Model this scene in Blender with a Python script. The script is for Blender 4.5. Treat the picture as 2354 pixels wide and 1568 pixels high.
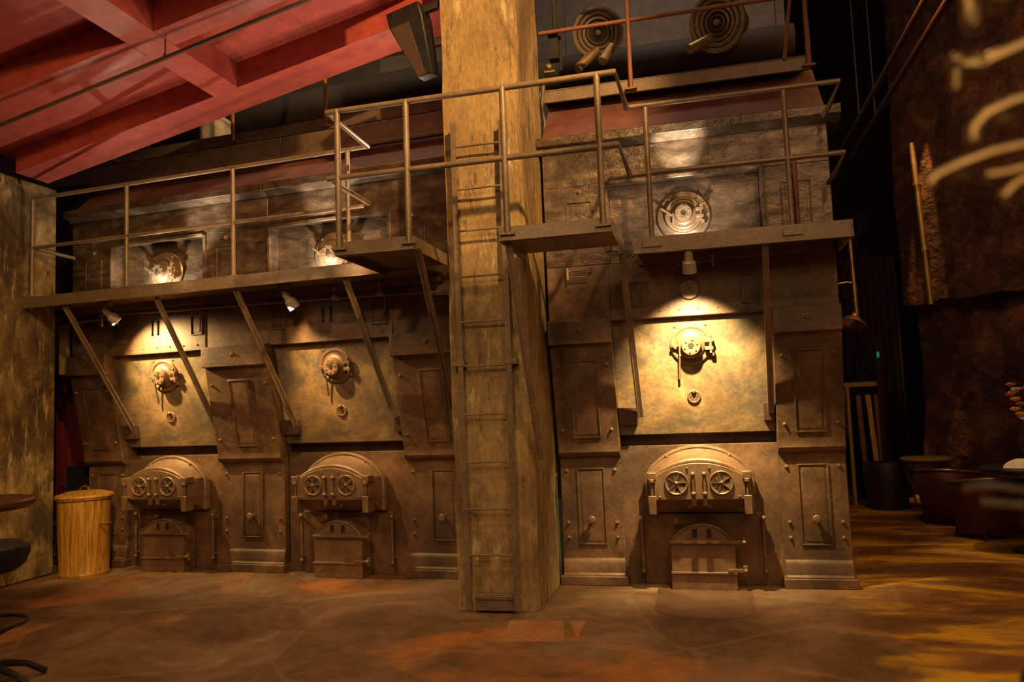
import bpy, bmesh, math, random
from mathutils import Vector, Matrix
from math import sin, cos, pi, radians as R_
random.seed(7)
S = bpy.context.scene
COL = S.collection
for o in list(bpy.data.objects):
    bpy.data.objects.remove(o)

# ------------------------------------------------------------------ camera
YA, PT, RO, F, H = R_(13.57), R_(4.66), R_(-2.24), 1800.0, 1.5
fw = Vector((-sin(YA)*cos(PT), cos(YA)*cos(PT), sin(PT)))
rt = Vector((cos(YA), sin(YA), 0)); up = rt.cross(fw)
r2 = rt*cos(RO) + up*sin(RO); u2 = up*cos(RO) - rt*sin(RO)
cd = bpy.data.cameras.new('camera'); cam = bpy.data.objects.new('camera', cd); COL.objects.link(cam)
m = Matrix((r2, u2, -fw)).transposed().to_4x4(); m.translation = Vector((0, 0, H)); cam.matrix_world = m
cd.sensor_width = 36; cd.sensor_fit = 'HORIZONTAL'; cd.lens = F/2354*36
cd.dof.use_dof = True; cd.dof.focus_distance = 6.3; cd.dof.aperture_fstop = 1.0
cd.clip_end = 100
S.camera = cam
# ------------------------------------------------------------------ world and exposure
w = bpy.data.worlds.new('world'); S.world = w; w.use_nodes = True
w.node_tree.nodes['Background'].inputs[0].default_value = (1.0, .62, .32, 1)
w.node_tree.nodes['Background'].inputs[1].default_value = .06
S.view_settings.view_transform = 'Standard'; S.view_settings.look = 'None'
S.view_settings.gamma = 1; S.view_settings.exposure = 0.0; S.view_settings.use_curve_mapping = False
# ------------------------------------------------------------------ lights of the room
WARM = (1, .66, .33); HOT = (1, .86, .66); AMB = (1, .55, .18)
def aim(o, loc, tgt):
    o.location = loc; o.rotation_euler = (Vector(tgt)-Vector(loc)).to_track_quat('-Z', 'Y').to_euler()
def spot(name, loc, tgt, pw, ang, col=WARM, blend=.6, size=.03):
    l = bpy.data.lights.new(name, 'SPOT'); l.energy = pw; l.color = col
    l.spot_size = R_(ang); l.spot_blend = blend; l.shadow_soft_size = size
    o = bpy.data.objects.new(name, l); COL.objects.link(o); aim(o, loc, tgt); return o
def area(name, loc, tgt, pw, sx, sy, col=WARM):
    l = bpy.data.lights.new(name, 'AREA'); l.energy = pw; l.color = col; l.shape = 'RECTANGLE'; l.size = sx; l.size_y = sy
    o = bpy.data.objects.new(name, l); COL.objects.link(o); aim(o, loc, tgt); return o
AL = R_(4.6); OL = Vector((-2.44, 6.765, 0))
def PL(s, d, z):      # a point of the left boiler row: s along its front, d out from it, z up
    return OL + Vector((cos(AL), -sin(AL), 0))*s - Vector((sin(AL), cos(AL), 0))*d + Vector((0, 0, z))
def PR(s, d, z): return Vector((s, 6.6-d, z))
# warm unseen spots of the hall, clear of the red soffit
spot('unseen_spot', (.9, 2.4, 5.9), (-1.48, 5.65, 4.3), 1500, 44, (1, .60, .24), .5, .05)
spot('unseen_spot', (1.4, 1.5, 5.4), (-1.6, 5.4, .6), 190, 40, WARM, .9, .1)
spot('unseen_spot', (-1.5, .5, 4.6), (-3.4, 6.6, .9), 300, 64, WARM, .9, .12)
spot('unseen_spot', (1.8, .8, 5.4), (.3, 6.6, .9), 120, 56, WARM, .9, .12)
spot('unseen_spot', (1.6, 2.4, 6.2), (.0, 6.8, 3.9), 100, 50, (1, .58, .30), .9, .12)
spot('unseen_spot', (-1.5, 2.2, 4.5), (-6.5, 6.2, 2.6), 460, 40, (1, .62, .22), .8, .1)
spot('unseen_spot', (-4.6, 4.0, 3.7), (-3.4, 6.9, .5), 80, 75, WARM, .9, .05)
spot('unseen_spot', (.5, 4.2, 5.6), (-.5, 3.9, 0), 260, 84, (1, .62, .28), 1, .2)
spot('unseen_spot', (-3.5, 3.6, 4.2), (-3.5, 4.2, 0), 170, 105, (1, .62, .28), 1, .2)
spot('unseen_spot', (4.6, 10.6, 5.2), (2.7, 6.8, 0), 1000, 42, AMB, .6, .05)
spot('unseen_spot', (3.5, 4.0, 5.0), (2.6, 5.2, 0), 260, 70, AMB, .8, .08)
area('hall_fill', (.6, -1.5, 4.2), (-1.2, 6, 1.8), 55, 3, 1.5, (1, .62, .30))  # soft fill added behind the camera, no lamp stands there
# unseen uplights washing the red soffit from the boiler side
spot('unseen_soffit_light', PL(.10, .22, 3.78), (-3.2, 5.2, 4.65), 45, 150, (1, .70, .50), 1, .10)
spot('unseen_soffit_light', PL(-1.7, .20, 3.62), (-4.3, 5.2, 4.2), 12, 150, (1, .64, .42), 1, .10)
spot('unseen_soffit_light', (-2.75, 5.80, 2.45), (-2.75, 5.1, 4.7), 62, 112, (1, .70, .48), 1, .08)  # added in front of the gallery edge to brighten the red deck
spot('unseen_soffit_light', (-4.5, 5.90, 2.40), (-4.4, 5.15, 4.3), 50, 112, (1, .66, .42), 1, .08)  # second light added below the deck, for its left end
spot('unseen_spot', (-3.3, 3.4, 4.1), (-6.05, 6.6, .55), 520, 20, (1, .62, .20), .8, .05)  # unseen spot added to brighten the yellow bin
area('loft_fill', (-.2, 7.2, 6.6), (-.2, 9.2, 5.4), 34, 2, .6, (1, .72, .5))  # added fill to brighten the grey wall behind the vents
area('loft_fill', (-3.6, 6.9, 6.4), (-3.6, 7.9, 4.4), 32, 3, .5, (1, .66, .38))  # added fill for the pieces above the left boilers
# downlights under the gallery and uplights on it
spot('boiler_downlight', PR(-.055, .72, 2.40), PR(-.06, .17, 1.60), 520, 88, (1, .76, .36), 1, .02)
spot('boiler_downlight', PL(-3.02, .62, 2.42), PL(-2.66, .17, 1.86), 270, 112, (1, .70, .30), 1, .02)
spot('boiler_downlight', PL(-1.04, .62, 2.44), PL(-.74, .17, 1.84), 270, 112, (1, .66, .28), 1, .02)
spot('burner_uplight', PR(-.06, .47, 2.76), PR(-.06, .16, 3.15), 22, 150, HOT, .7, .015)
spot('burner_uplight', PL(-2.80, .345, 2.745), PL(-2.80, .16, 3.3), 30, 165, HOT, .5, .012)
spot('burner_uplight', PL(-.88, .345, 2.745), PL(-.88, .16, 3.3), 30, 165, HOT, .5, .012)
spot('cornice_uplight', PR(-.10, .60, 2.80), PR(-.08, .27, 3.60), 330, 32, HOT, .9, .012)
spot('cornice_uplight', PL(-2.3, .62, 2.82), PL(-2.2, .25, 3.58), 90, 50, HOT, .9, .012)
spot('cornice_uplight', PL(-.95, .62, 2.82), PL(-.85, .25, 3.58), 110, 44, HOT, .9, .012)
# narrow grazer and lights of the side room, with added fills
spot('wall_grazer', (2.90, 11.15, 5.9), (3.01, 11.45, 3.6), 620, 15, (1, .5, .12), .5, .02)
spot('brick_strip_fill', (1.50, 6.3, 3.2), (1.13, 7.0, 1.6), 14, 50, (1, .5, .15), .5, .01)  # unseen light added to lift the dark brick strip
area('side_room_glow', (2.0, 7.0, 5.2), (3.4, 9.6, 1.5), 40, .8, .8, (1, .42, .12))
spot('table_spot', (2.6, 7.2, 4.6), (2.8, 8.0, 1.0), 160, 24, WARM, .5, .03)
spot('chandelier_fill', (-.3, .4, 3.6), (.62, 1.7, 2.0), 7, 34, (1, .7, .4), .6, .05)  # unseen spot added on the camera side to brighten the chandelier

# ------------------------------------------------------------------ materials
def mat(name, c1, c2, scale=3, rough=.6, metal=0, bump=.2, c3=None, c3amt=.5, stretch=(1, 1, 1), det=6, spec=.5, fine=None, rvar=.1, streak=None, dist=.4, bdist=.01):
    M = bpy.data.materials.new(name); M.use_nodes = True; nt = M.node_tree; N = nt.nodes; L = nt.links
    b = N['Principled BSDF']; b.inputs['Metallic'].default_value = metal
    b.inputs['Specular IOR Level'].default_value = spec
    tc = N.new('ShaderNodeTexCoord'); mp = N.new('ShaderNodeMapping'); mp.inputs['Scale'].default_value = stretch
    L.new(tc.outputs['Object'], mp.inputs[0])
    def noise(sc, d=det, rg=.6, dist=0):
        n = N.new('ShaderNodeTexNoise'); n.inputs['Scale'].default_value = sc; n.inputs['Detail'].default_value = d
        n.inputs['Roughness'].default_value = rg; n.inputs['Distortion'].default_value = dist; L.new(mp.outputs[0], n.inputs['Vector']); return n
    def ramp(src, a, b_, ca=(0, 0, 0, 1), cb=(1, 1, 1, 1)):
        r = N.new('ShaderNodeValToRGB'); r.color_ramp.elements[0].position = a; r.color_ramp.elements[1].position = b_
        r.color_ramp.elements[0].color = ca; r.color_ramp.elements[1].color = cb; L.new(src, r.inputs[0]); return r
    n1 = noise(scale, dist=dist); r1 = ramp(n1.outputs['Fac'], .38, .66, (*c1, 1), (*c2, 1)); out = r1.outputs[0]
    if c3:
        n2 = noise(scale*.45+.37, 5, .65, .8); r2_ = ramp(n2.outputs['Fac'], .62-c3amt*.25, .74-c3amt*.15)
        mx = N.new('ShaderNodeMix'); mx.data_type = 'RGBA'; L.new(r2_.outputs[0], mx.inputs[0]); L.new(out, mx.inputs[6]); mx.inputs[7].default_value = (*c3, 1); out = mx.outputs[2]
    if streak:
        m2 = N.new('ShaderNodeMapping'); m2.inputs['Scale'].default_value = (1, 1, .22); L.new(tc.outputs['Object'], m2.inputs[0])
        ns = N.new('ShaderNodeTexNoise'); ns.inputs['Scale'].default_value = 13; ns.inputs['Detail'].default_value = 9; ns.inputs['Roughness'].default_value = .72; L.new(m2.outputs[0], ns.inputs['Vector'])
        rs = ramp(ns.outputs['Fac'], .54, .66); nz = N.new('ShaderNodeTexNoise'); nz.inputs['Scale'].default_value = 1.3; L.new(tc.outputs['Object'], nz.inputs['Vector']); rz_ = ramp(nz.outputs['Fac'], .42, .60)
        ml = N.new('ShaderNodeMath'); ml.operation = 'MULTIPLY'; L.new(rs.outputs[0], ml.inputs[0]); L.new(rz_.outputs[0], ml.inputs[1])
        mx = N.new('ShaderNodeMix'); mx.data_type = 'RGBA'; L.new(ml.outputs[0], mx.inputs[0]); L.new(out, mx.inputs[6]); mx.inputs[7].default_value = (*streak, 1); out = mx.outputs[2]
        rs = ramp(ns.outputs['Fac'], .36, .44, (1, 1, 1, 1), (0, 0, 0, 1)); mx = N.new('ShaderNodeMix'); mx.data_type = 'RGBA'; L.new(rs.outputs[0], mx.inputs[0]); L.new(out, mx.inputs[6]); mx.inputs[7].default_value = (*[v*.45 for v in c1], 1); out = mx.outputs[2]
    n3 = noise(fine or scale*9, 4, .7)
    r3 = ramp(n3.outputs['Fac'], .3, .7, (.72, .72, .72, 1), (1.18, 1.18, 1.18, 1))
    mu = N.new('ShaderNodeMix'); mu.data_type = 'RGBA'; mu.blend_type = 'MULTIPLY'; mu.inputs[0].default_value = 1
    L.new(out, mu.inputs[6]); L.new(r3.outputs[0], mu.inputs[7]); L.new(mu.outputs[2], b.inputs['Base Color'])
    mr = N.new('ShaderNodeMapRange'); mr.inputs[3].default_value = max(.05, rough-rvar); mr.inputs[4].default_value = min(1, rough+rvar)
    L.new(n1.outputs['Fac'], mr.inputs[0]); L.new(mr.outputs[0], b.inputs['Roughness'])
    if bump:
        bp = N.new('ShaderNodeBump'); bp.inputs['Strength'].default_value = bump; bp.inputs['Distance'].default_value = bdist
        L.new(n3.outputs['Fac'], bp.inputs['Height']); L.new(bp.outputs[0], b.inputs['Normal'])
    return M
IRON = mat('aged_iron', (.13, .066, .031), (.25, .132, .062), 2.8, .50, .2, .25, (.085, .048, .024), .7)
IRONR = mat('rusted_panel', (.24, .13, .045), (.44, .27, .12), 3.0, .48, .1, .3, (.12, .085, .05), 1.0)
IRONL = mat('worn_upper_iron', (.11, .068, .038), (.30, .205, .12), 4.4, .34, .4, 1.0, (.08, .05, .03), .9, (1, 1, 1.8), fine=9)
BURN = mat('polished_cast_iron', (.26, .17, .10), (.38, .26, .16), 8, .30, .6, .15)
CAST = mat('cast_door_iron', (.20, .112, .056), (.28, .163, .084), 9, .46, .3, .15)
DARK = mat('soot_black', (.012, .008, .006), (.025, .016, .01), 4, .8, 0, .1)
MAROON = mat('maroon_plate', (.13, .035, .022), (.20, .075, .048), 3, .55, .1, .5, (.15, .09, .06), .4, fine=60)
RAIL = mat('painted_rail_steel', (.22, .145, .08), (.30, .205, .12), 5, .42, .2, .1)
RUSTRAIL = mat('rust_red_rail', (.22, .075, .03), (.30, .11, .05), 6, .55, .1, .15)
DECKM = mat('gallery_steel', (.17, .11, .06), (.25, .165, .09), 4, .5, .2, .2)
RED = mat('red_ceiling_paint', (.40, .072, .050), (.44, .088, .062), .8, .42, 0, .03, spec=.35)
COLM = mat('ochre_plaster', (.30, .18, .065), (.46, .30, .11), 2.2, .75, 0, .9, (.17, .10, .04), .6, (1.2, 1.2, .6), 9, fine=26, streak=(.66, .50, .24), dist=.1)
WALLM = mat('stained_plaster', (.22, .13, .045), (.46, .31, .12), 4.5, .8, 0, .8, (.08, .05, .022), .95, (1, 1, .8), 9, fine=24, streak=(.60, .46, .22), dist=.1)
MASON = mat('rough_masonry', (.09, .028, .012), (.22, .085, .032), 3.4, .8, 0, 1.0, (.045, .016, .010), 1.0, (1, 1, 1.3), 9, fine=6, bdist=.06)
GREYW = mat('grey_back_wall', (.075, .06, .048), (.10, .08, .065), 1, .8, 0, .1)
BLACKW = mat('dark_wall', (.007, .004, .003), (.014, .007, .005), 1, .85, 0, .1)
YEL = mat('yellow_wood_grain_paint', (.46, .21, .02), (.66, .36, .04), 5, .5, 0, .1, (.26, .10, .014), .7, (16, 16, .8))
BRASS = mat('old_brass', (.34, .22, .09), (.48, .33, .15), 8, .35, .7, .05)
WOOD = mat('dark_red_wood', (.10, .035, .015), (.16, .06, .025), 4, .4, 0, .1, stretch=(1, 6, 1))
TIMBER = mat('pale_timber', (.30, .18, .07), (.42, .27, .12), 5, .7, 0, .2, stretch=(6, 6, .6))
BLK = mat('black_leather', (.008, .006, .005), (.016, .012, .01), 12, .5, 0, .2)
LEATH = mat('oxblood_leather', (.07, .012, .008), (.10, .02, .012), 10, .45, 0, .2)
CURT = mat('red_curtain_cloth', (.16, .006, .01), (.22, .01, .015), 6, .85, 0, .2)
BRICK = mat('boiler_brick', (.14, .06, .025), (.26, .13, .05), 8, .85, 0, .8, (.07, .03, .015), .6)
CHROME = mat('chrome', (.6, .55, .5), (.65, .6, .55), 10, .2, 1, 0)
PIPEM = mat('dark_brown_pipe', (.07, .035, .02), (.10, .05, .028), 6, .55, .1, .1)
GREEN = mat('verdigris_pipe', (.11, .13, .085), (.20, .20, .13), 9, .5, .3, .3, (.15, .08, .04), .4)
CREAM = mat('pale_lagging', (.42, .33, .22), (.55, .45, .31), 9, .7, 0, .3)
WHITE = mat('white_cloth', (.70, .62, .52), (.78, .70, .60), 9, .8, 0, .3)
ORANGE = mat('orange_petal', (.80, .30, .03), (.85, .5, .06), 20, .6, 0, 0)
REDP = mat('red_petal', (.55, .05, .02), (.65, .12, .03), 20, .6, 0, 0)
LEAF = mat('leaf', (.04, .06, .02), (.07, .1, .03), 20, .6, 0, 0)
def emis(name, col, s):
    M = bpy.data.materials.new(name); M.use_nodes = True; b = M.node_tree.nodes['Principled BSDF']
    b.inputs['Base Color'].default_value = (*col, 1); b.inputs['Emission Color'].default_value = (*col, 1); b.inputs['Emission Strength'].default_value = s; return M
LENS = emis('lit_lens', (1, .85, .6), 14)
GLAMP = emis('green_pilot_lens', (.02, .35, .12), .4)

def floor_mat():
    M = bpy.data.materials.new('stained_concrete_floor'); M.use_nodes = True; nt = M.node_tree; N = nt.nodes; L = nt.links; b = N['Principled BSDF']
    tc = N.new('ShaderNodeTexCoord')
    def noise(sc, d=8, rg=.6, dist=0, st=(1, 1, 1), off=(0, 0, 0)):
        mp = N.new('ShaderNodeMapping'); mp.inputs['Scale'].default_value = st; mp.inputs['Location'].default_value = off
        L.new(tc.outputs['Object'], mp.inputs[0]); n = N.new('ShaderNodeTexNoise'); L.new(mp.outputs[0], n.inputs['Vector'])
        n.inputs['Scale'].default_value = sc; n.inputs['Detail'].default_value = d; n.inputs['Roughness'].default_value = rg; n.inputs['Distortion'].default_value = dist; return n
    def ramp(src, st):
        r = N.new('ShaderNodeValToRGB'); e = r.color_ramp.elements
        e[0].position, e[0].color = st[0][0], (*st[0][1], 1); e[1].position, e[1].color = st[-1][0], (*st[-1][1], 1)
        for p, c in st[1:-1]:
            q = e.new(p); q.color = (*c, 1)
        L.new(src, r.inputs[0]); return r
    def mix(f, a, b_, mode='MIX'):
        x = N.new('ShaderNodeMix'); x.data_type = 'RGBA'; x.blend_type = mode
        if hasattr(f, 'is_linked'): L.new(f, x.inputs[0])
        else: x.inputs[0].default_value = f
        for i, v in ((6, a), (7, b_)):
            if hasattr(v, 'is_linked'): L.new(v, x.inputs[i])
            else: x.inputs[i].default_value = (*v, 1)
        return x.outputs[2]
    W = (0, 0, 0); O = (1, 1, 1)
    n1 = noise(1.05, 9, .62, .7); base = ramp(n1.outputs['Fac'], [(.33, (.085, .042, .018)), (.47, (.16, .082, .036)), (.58, (.22, .13, .066)), (.70, (.36, .24, .13))]).outputs[0]
    n2 = noise(.55, 5, .6, 1.5, off=(3.7, 1.2, 0)); base = mix(ramp(n2.outputs['Fac'], [(.55, W), (.66, (.8, .8, .8))]).outputs[0], base, (.42, .15, .035))
    # swirled trowel bands
    n3 = noise(.5, 3, .5, .3, off=(1, 5, 0)); base = mix(ramp(n3.outputs['Fac'], [(.488, W), (.502, (.12, .12, .12)), (.516, W)]).outputs[0], base, (.40, .27, .15))
    # ochre stain toward the side room: a patch in the concrete with its own ragged shape
    sx = N.new('ShaderNodeSeparateXYZ'); L.new(tc.outputs['Object'], sx.inputs[0])
    nn = noise(1.5, 6, .65, .6, off=(9, 2, 0))
    a1 = N.new('ShaderNodeMath'); a1.operation = 'MULTIPLY_ADD'; L.new(nn.outputs['Fac'], a1.inputs[0]); a1.inputs[1].default_value = 1.5; L.new(sx.outputs[0], a1.inputs[2])
    mr = N.new('ShaderNodeMapRange'); L.new(a1.outputs[0], mr.inputs[0]); mr.inputs[1].default_value = 1.6; mr.inputs[2].default_value = 1.85
    n5 = noise(1.3, 6, .6, .8, (.5, 1.4, 1), (2, 9.5, 0))
    och = ramp(n5.outputs['Fac'], [(.42, (.15, .07, .025)), (.52, (.30, .14, .04)), (.60, (.62, .34, .03))]).outputs[0]
    base = mix(mr.outputs[0], base, och)
    wv = noise(.8, 3, .5, 0); mw = N.new('ShaderNodeMix'); mw.data_type = 'RGBA'; mw.inputs[0].default_value = .12; L.new(tc.outputs['Object'], mw.inputs[6]); L.new(wv.outputs['Color'], mw.inputs[7])
    vo = N.new('ShaderNodeTexVoronoi'); vo.feature = 'DISTANCE_TO_EDGE'; vo.inputs['Scale'].default_value = .7; L.new(mw.outputs[2], vo.inputs['Vector'])
    base = mix(ramp(vo.outputs['Distance'], [(.0, (.24, .24, .24)), (.014, W)]).outputs[0], base, (.36, .25, .15))
    n4 = noise(9, 8, .7); base = mix(1.0, base, ramp(n4.outputs['Fac'], [(.3, (.75, .75, .75)), (.7, (1.2, 1.2, 1.2))]).outputs[0], 'MULTIPLY')
    L.new(base, b.inputs['Base Color'])
    rr = N.new('ShaderNodeMapRange'); L.new(n1.outputs['Fac'], rr.inputs[0]); rr.inputs[3].default_value = .62; rr.inputs[4].default_value = .38; L.new(rr.outputs[0], b.inputs['Roughness'])
    bp = N.new('ShaderNodeBump'); bp.inputs['Strength'].default_value = .25; bp.inputs['Distance'].default_value = .01; L.new(n4.outputs['Fac'], bp.inputs['Height']); L.new(bp.outputs[0], b.inputs['Normal'])
    b.inputs['Specular IOR Level'].default_value = .35
    return M
FLOOR = floor_mat()

# ------------------------------------------------------------------ mesh builder
def face_frame(p, tilt=0):
    """x right, y up along the face, z out of the face (towards -Y); tilt leans the face top outward"""
    y = Vector((0, -sin(tilt), cos(tilt))); x = Vector((1, 0, 0)); z = x.cross(y)
    M = Matrix((x, y, z)).transposed().to_4x4(); M.translation = Vector(p); return M
class MB:
    def __init__(s, M=None): s.bm = bmesh.new(); s.M = M or Matrix()
    def add(s, vs, fs):
        v = [s.bm.verts.new(s.M @ Vector(p)) for p in vs]
        for f in fs:
            try: s.bm.faces.new([v[i] for i in f])
            except ValueError: pass
        return s
    def box(s, x0, x1, y0, y1, z0, z1):
        return s.add([(x0, y0, z0), (x1, y0, z0), (x1, y1, z0), (x0, y1, z0), (x0, y0, z1), (x1, y0, z1), (x1, y1, z1), (x0, y1, z1)],
                     [(0, 3, 2, 1), (4, 5, 6, 7), (0, 1, 5, 4), (1, 2, 6, 5), (2, 3, 7, 6), (3, 0, 4, 7)])
    def prism(s, poly, a, b, ax):
        n = len(poly)
        def P(u, v, t): return {'x': (t, u, v), 'y': (u, t, v), 'z': (u, v, t)}[ax]
        vs = [P(u, v, a) for u, v in poly]+[P(u, v, b) for u, v in poly]
        return s.add(vs, [tuple(range(n))[::-1], tuple(range(n, 2*n))]+[(i, (i+1) % n, n+(i+1) % n, n+i) for i in range(n)])
    def loft(s, rings, cap=True, close=True):
        n = len(rings[0]); vs = [p for r in rings for p in r]; fs = []
        for k in range(len(rings)-1):
            for i in range(n if close else n-1):
                j = (i+1) % n; fs.append((k*n+i, k*n+j, (k+1)*n+j, (k+1)*n+i))
        if cap: fs += [tuple(range(n))[::-1], tuple(range((len(rings)-1)*n, len(rings)*n))]
        return s.add(vs, fs)
    def lathe(s, c, d, prof, n=28, cap=True):
        d = Vector(d).normalized(); c = Vector(c); a = d.orthogonal().normalized(); b = d.cross(a)
        return s.loft([[c+d*h+(a*cos(2*pi*i/n)+b*sin(2*pi*i/n))*max(r, 1e-4) for i in range(n)] for r, h in prof], cap)
    def cyl(s, p, q, r, r1=None, n=14):
        p, q = Vector(p), Vector(q); return s.lathe(p, q-p, [(r, 0), (r if r1 is None else r1, (q-p).length)], n)
    def tube(s, pts, r, n=10, closed=False):
        pts = [Vector(p) for p in pts]; rings = []; a = None
        for i, p in enumerate(pts):
            q0 = pts[i-1] if i or closed else p; q1 = pts[(i+1) % len(pts)] if i < len(pts)-1 or closed else p
            t = (q1-q0).normalized(); a = (t.orthogonal() if a is None else a-t*a.dot(t)).normalized(); b = t.cross(a)
            rr = r[i] if isinstance(r, (list, tuple)) else r
            rings.append([p+(a*cos(2*pi*k/n)+b*sin(2*pi*k/n))*rr for k in range(n)])
        if closed: rings.append(rings[0])
        return s.loft(rings, not closed)
    def ring(s, c, d, Rr, r, n=36, m=8):
        d = Vector(d).normalized(); c = Vector(c); a = d.orthogonal().normalized(); b = d.cross(a)
        return s.tube([c+(a*cos(2*pi*i/n)+b*sin(2*pi*i/n))*Rr for i in range(n)], r, m, True)
    def sphere(s, c, r, n=14, sc=(1, 1, 1)):
        c = Vector(c); rings = []
        for k in range(1, n//2):
            t = pi*k/(n//2); rings.append([c+Vector((sin(t)*cos(2*pi*i/n)*sc[0], sin(t)*sin(2*pi*i/n)*sc[1], cos(t)*sc[2]))*r for i in range(n)])
        return s.loft(rings)
    def bar(s, p, q, wd, hg, upv=(0, 0, 1)):
        p, q = Vector(p), Vector(q); t = (q-p).normalized(); a = t.cross(Vector(upv)).normalized(); b = a.cross(t)
        rg = lambda c: [c-a*wd/2-b*hg/2, c+a*wd/2-b*hg/2, c+a*wd/2+b*hg/2, c-a*wd/2+b*hg/2]
        return s.loft([rg(p), rg(q)])
    def build(s, name, mt, parent=None, bev=0, smooth=True):
        bm = s.bm; bmesh.ops.remove_doubles(bm, verts=bm.verts, dist=1e-6); bmesh.ops.recalc_face_normals(bm, faces=bm.faces)
        me = bpy.data.meshes.new(name); bm.to_mesh(me); bm.free(); me.materials.append(mt)
        if smooth:
            me.shade_smooth(); me.set_sharp_from_angle(angle=R_(35))
        o = bpy.data.objects.new(name, me); COL.objects.link(o)
        if parent: o.parent = parent
        if bev:
            md = o.modifiers.new('bevel', 'BEVEL'); md.width = bev; md.segments = 2; md.limit_method = 'ANGLE'; md.angle_limit = R_(40)
        return o
def tag(o, label, cat, group=None, kind=None):
    if label: o['label'] = label
    if cat: o['category'] = cat
    if group: o['group'] = group
    if kind: o['kind'] = kind
    return o
def struct(o): o['kind'] = 'structure'; return o
def thing(name, label, cat, loc=(0, 0, 0), rz=0, group=None):
    o = bpy.data.objects.new(name, None); COL.objects.link(o); o.location = loc; o.rotation_euler = (0, 0, rz); o.empty_display_size = .1
    return tag(o, label, cat, group)
def rel(o):   # world point -> local point of a thing that only turns about z
    c, s_ = cos(-o.rotation_euler.z), sin(-o.rotation_euler.z); L0 = Vector(o.location)
    def f(p):
        p = Vector(p)-L0; return Vector((p.x*c-p.y*s_, p.x*s_+p.y*c, p.z))
    return f
def arc(wd, zs, zt, n=20, cx=0):     # points of a flat arch from (cx+wd, zs) over (cx, zt) to (cx-wd, zs)
    h = zt-zs; r = (wd*wd+h*h)/(2*h); c = zt-r; a0 = math.asin(min(1, wd/r))
    return [(cx+r*sin(a0*(1-2*i/n)), c+r*cos(a0*(1-2*i/n))) for i in range(n+1)]

# ------------------------------------------------------------------ the setting
struct(MB().add([(-14, -4, 0), (9, -4, 0), (9, 16, 0), (-14, 16, 0)], [(0, 1, 2, 3)]).build('floor', FLOOR, smooth=False))
# flat inlays in the concrete: a rounded hearth slab and two orange squares
def inlay(nm, pts, m_): struct(MB().prism(pts, .0, .003, 'z').build(nm, m_, smooth=False))
HEARTH = mat('hearth_slab', (.11, .052, .024), (.17, .085, .042), 2.5, .5, 0, .2); TILE = mat('orange_inlay', (.34, .13, .05), (.42, .20, .09), 3, .5, 0, .2)
inlay('trim_1', [(-.44, 6.45), (-.43, 5.80), (-.38, 5.70), (-.25, 5.63), (0, 5.60), (.15, 5.64), (.24, 5.72), (.27, 5.82), (.28, 6.45)], HEARTH)
inlay('trim_2', [(-1.40, 5.42), (-1.34, 4.95), (-.94, 4.99), (-1.03, 5.45)], TILE)
inlay('trim_3', [(-.98, 5.45), (-.925, 5.22), (-.87, 5.07), (-.87, 5.48)], TILE)
# left pier / wall with a rubbed plaster face, its top at 3.85
struct(MB().box(-7.6, -6.38, -3, 6.63, 0, 3.90).build('wall_left', WALLM, bev=.02))
struct(MB().box(-14, 1.15, 9.2, 9.4, 0, 7.5).build('wall_back', GREYW))
struct(MB().box(1.0, 8, 15.3, 15.5, 0, 7.5).build('wall_far', BLACKW))
struct(MB().box(-14, 9, -4, 15.6, 7.4, 7.6).build('ceiling_upper', BLACKW))
# rough masonry wall of the side room, with a recess band low down
d = Vector((.385, -.923, 0)); a = Vector((2.92, 12.0, 0)); nrm = Vector((.923, .385, 0))
def wall_pt(t, off, z): q = a+d*t+nrm*off; return (q.x, q.y, z)
wr = MB()
zs = [0, .6, 1.2, 1.8, 2.55, 2.64, 3.3, 4.2, 5.5, 7.4]; offs = [.10, .04, .10, .06, .10, -.10, -.10, -.14, -.1, -.1]
rows = []
for z, of in zip(zs, offs):
    rows.append([wall_pt(t*.35, of+random.uniform(-.05, .05), z+(random.uniform(-.06, .06) if 0 < z < 7 else 0)) for t in range(34)])
wr.loft(rows, cap=False, close=False)
wr.loft([[wall_pt(0, .1, z), wall_pt(0, 3, z)] for z in (0, 7.4)], cap=False, close=False)
struct(wr.build('wall_right', MASON, smooth=False))

# red sloping soffit: deck and grid of box beams
soffit_z = lambda x: 3.907+.2145*(x+6.02)
def slab(x0, x1, y0, y1, dz0, dz1):
    return [(x0, y0, soffit_z(x0)+dz0), (x1, y0, soffit_z(x1)+dz0), (x1, y1, soffit_z(x1)+dz0), (x0, y1, soffit_z(x0)+dz0),
            (x0, y0, soffit_z(x0)+dz1), (x1, y0, soffit_z(x1)+dz1), (x1, y1, soffit_z(x1)+dz1), (x0, y1, soffit_z(x0)+dz1)], [(0, 3, 2, 1), (4, 5, 6, 7), (0, 1, 5, 4), (1, 2, 6, 5), (2, 3, 7, 6), (3, 0, 4, 7)]
XA, XB = -6.36, -1.90
struct(MB().add(*slab(-6.36, XB, -1, 6.30, .23, .33)).build('ceiling', RED))
def beam(label, x0, x1, y0, y1, dz1=.229, grp=None):
    t = MB().add(*slab(x0, x1, y0, y1, 0, dz1)); return tag(t.build('ceiling_beam', RED, bev=.003), label, 'beam', grp)
beam('wide red edge beam of the sloping ceiling, nearest the boilers', -6.2, XB, 5.95, 6.33)
for i, (y, lb) in enumerate(((4.86, 'red ceiling beam parallel to the edge beam, second from the boilers'), (3.72, 'red ceiling beam third from the boilers, in the dark upper corner'))):
    beam(lb, -6.36, -4.075, y, y+.24, .2289); 
    beam(lb.replace('red', 'right-hand stretch of red'), -3.825, XB, y, y+.24, .2289)
beam('red cross beam running toward the boilers through the middle of the ceiling', -4.07, -3.83, -1, 5.949, .2285)
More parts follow.
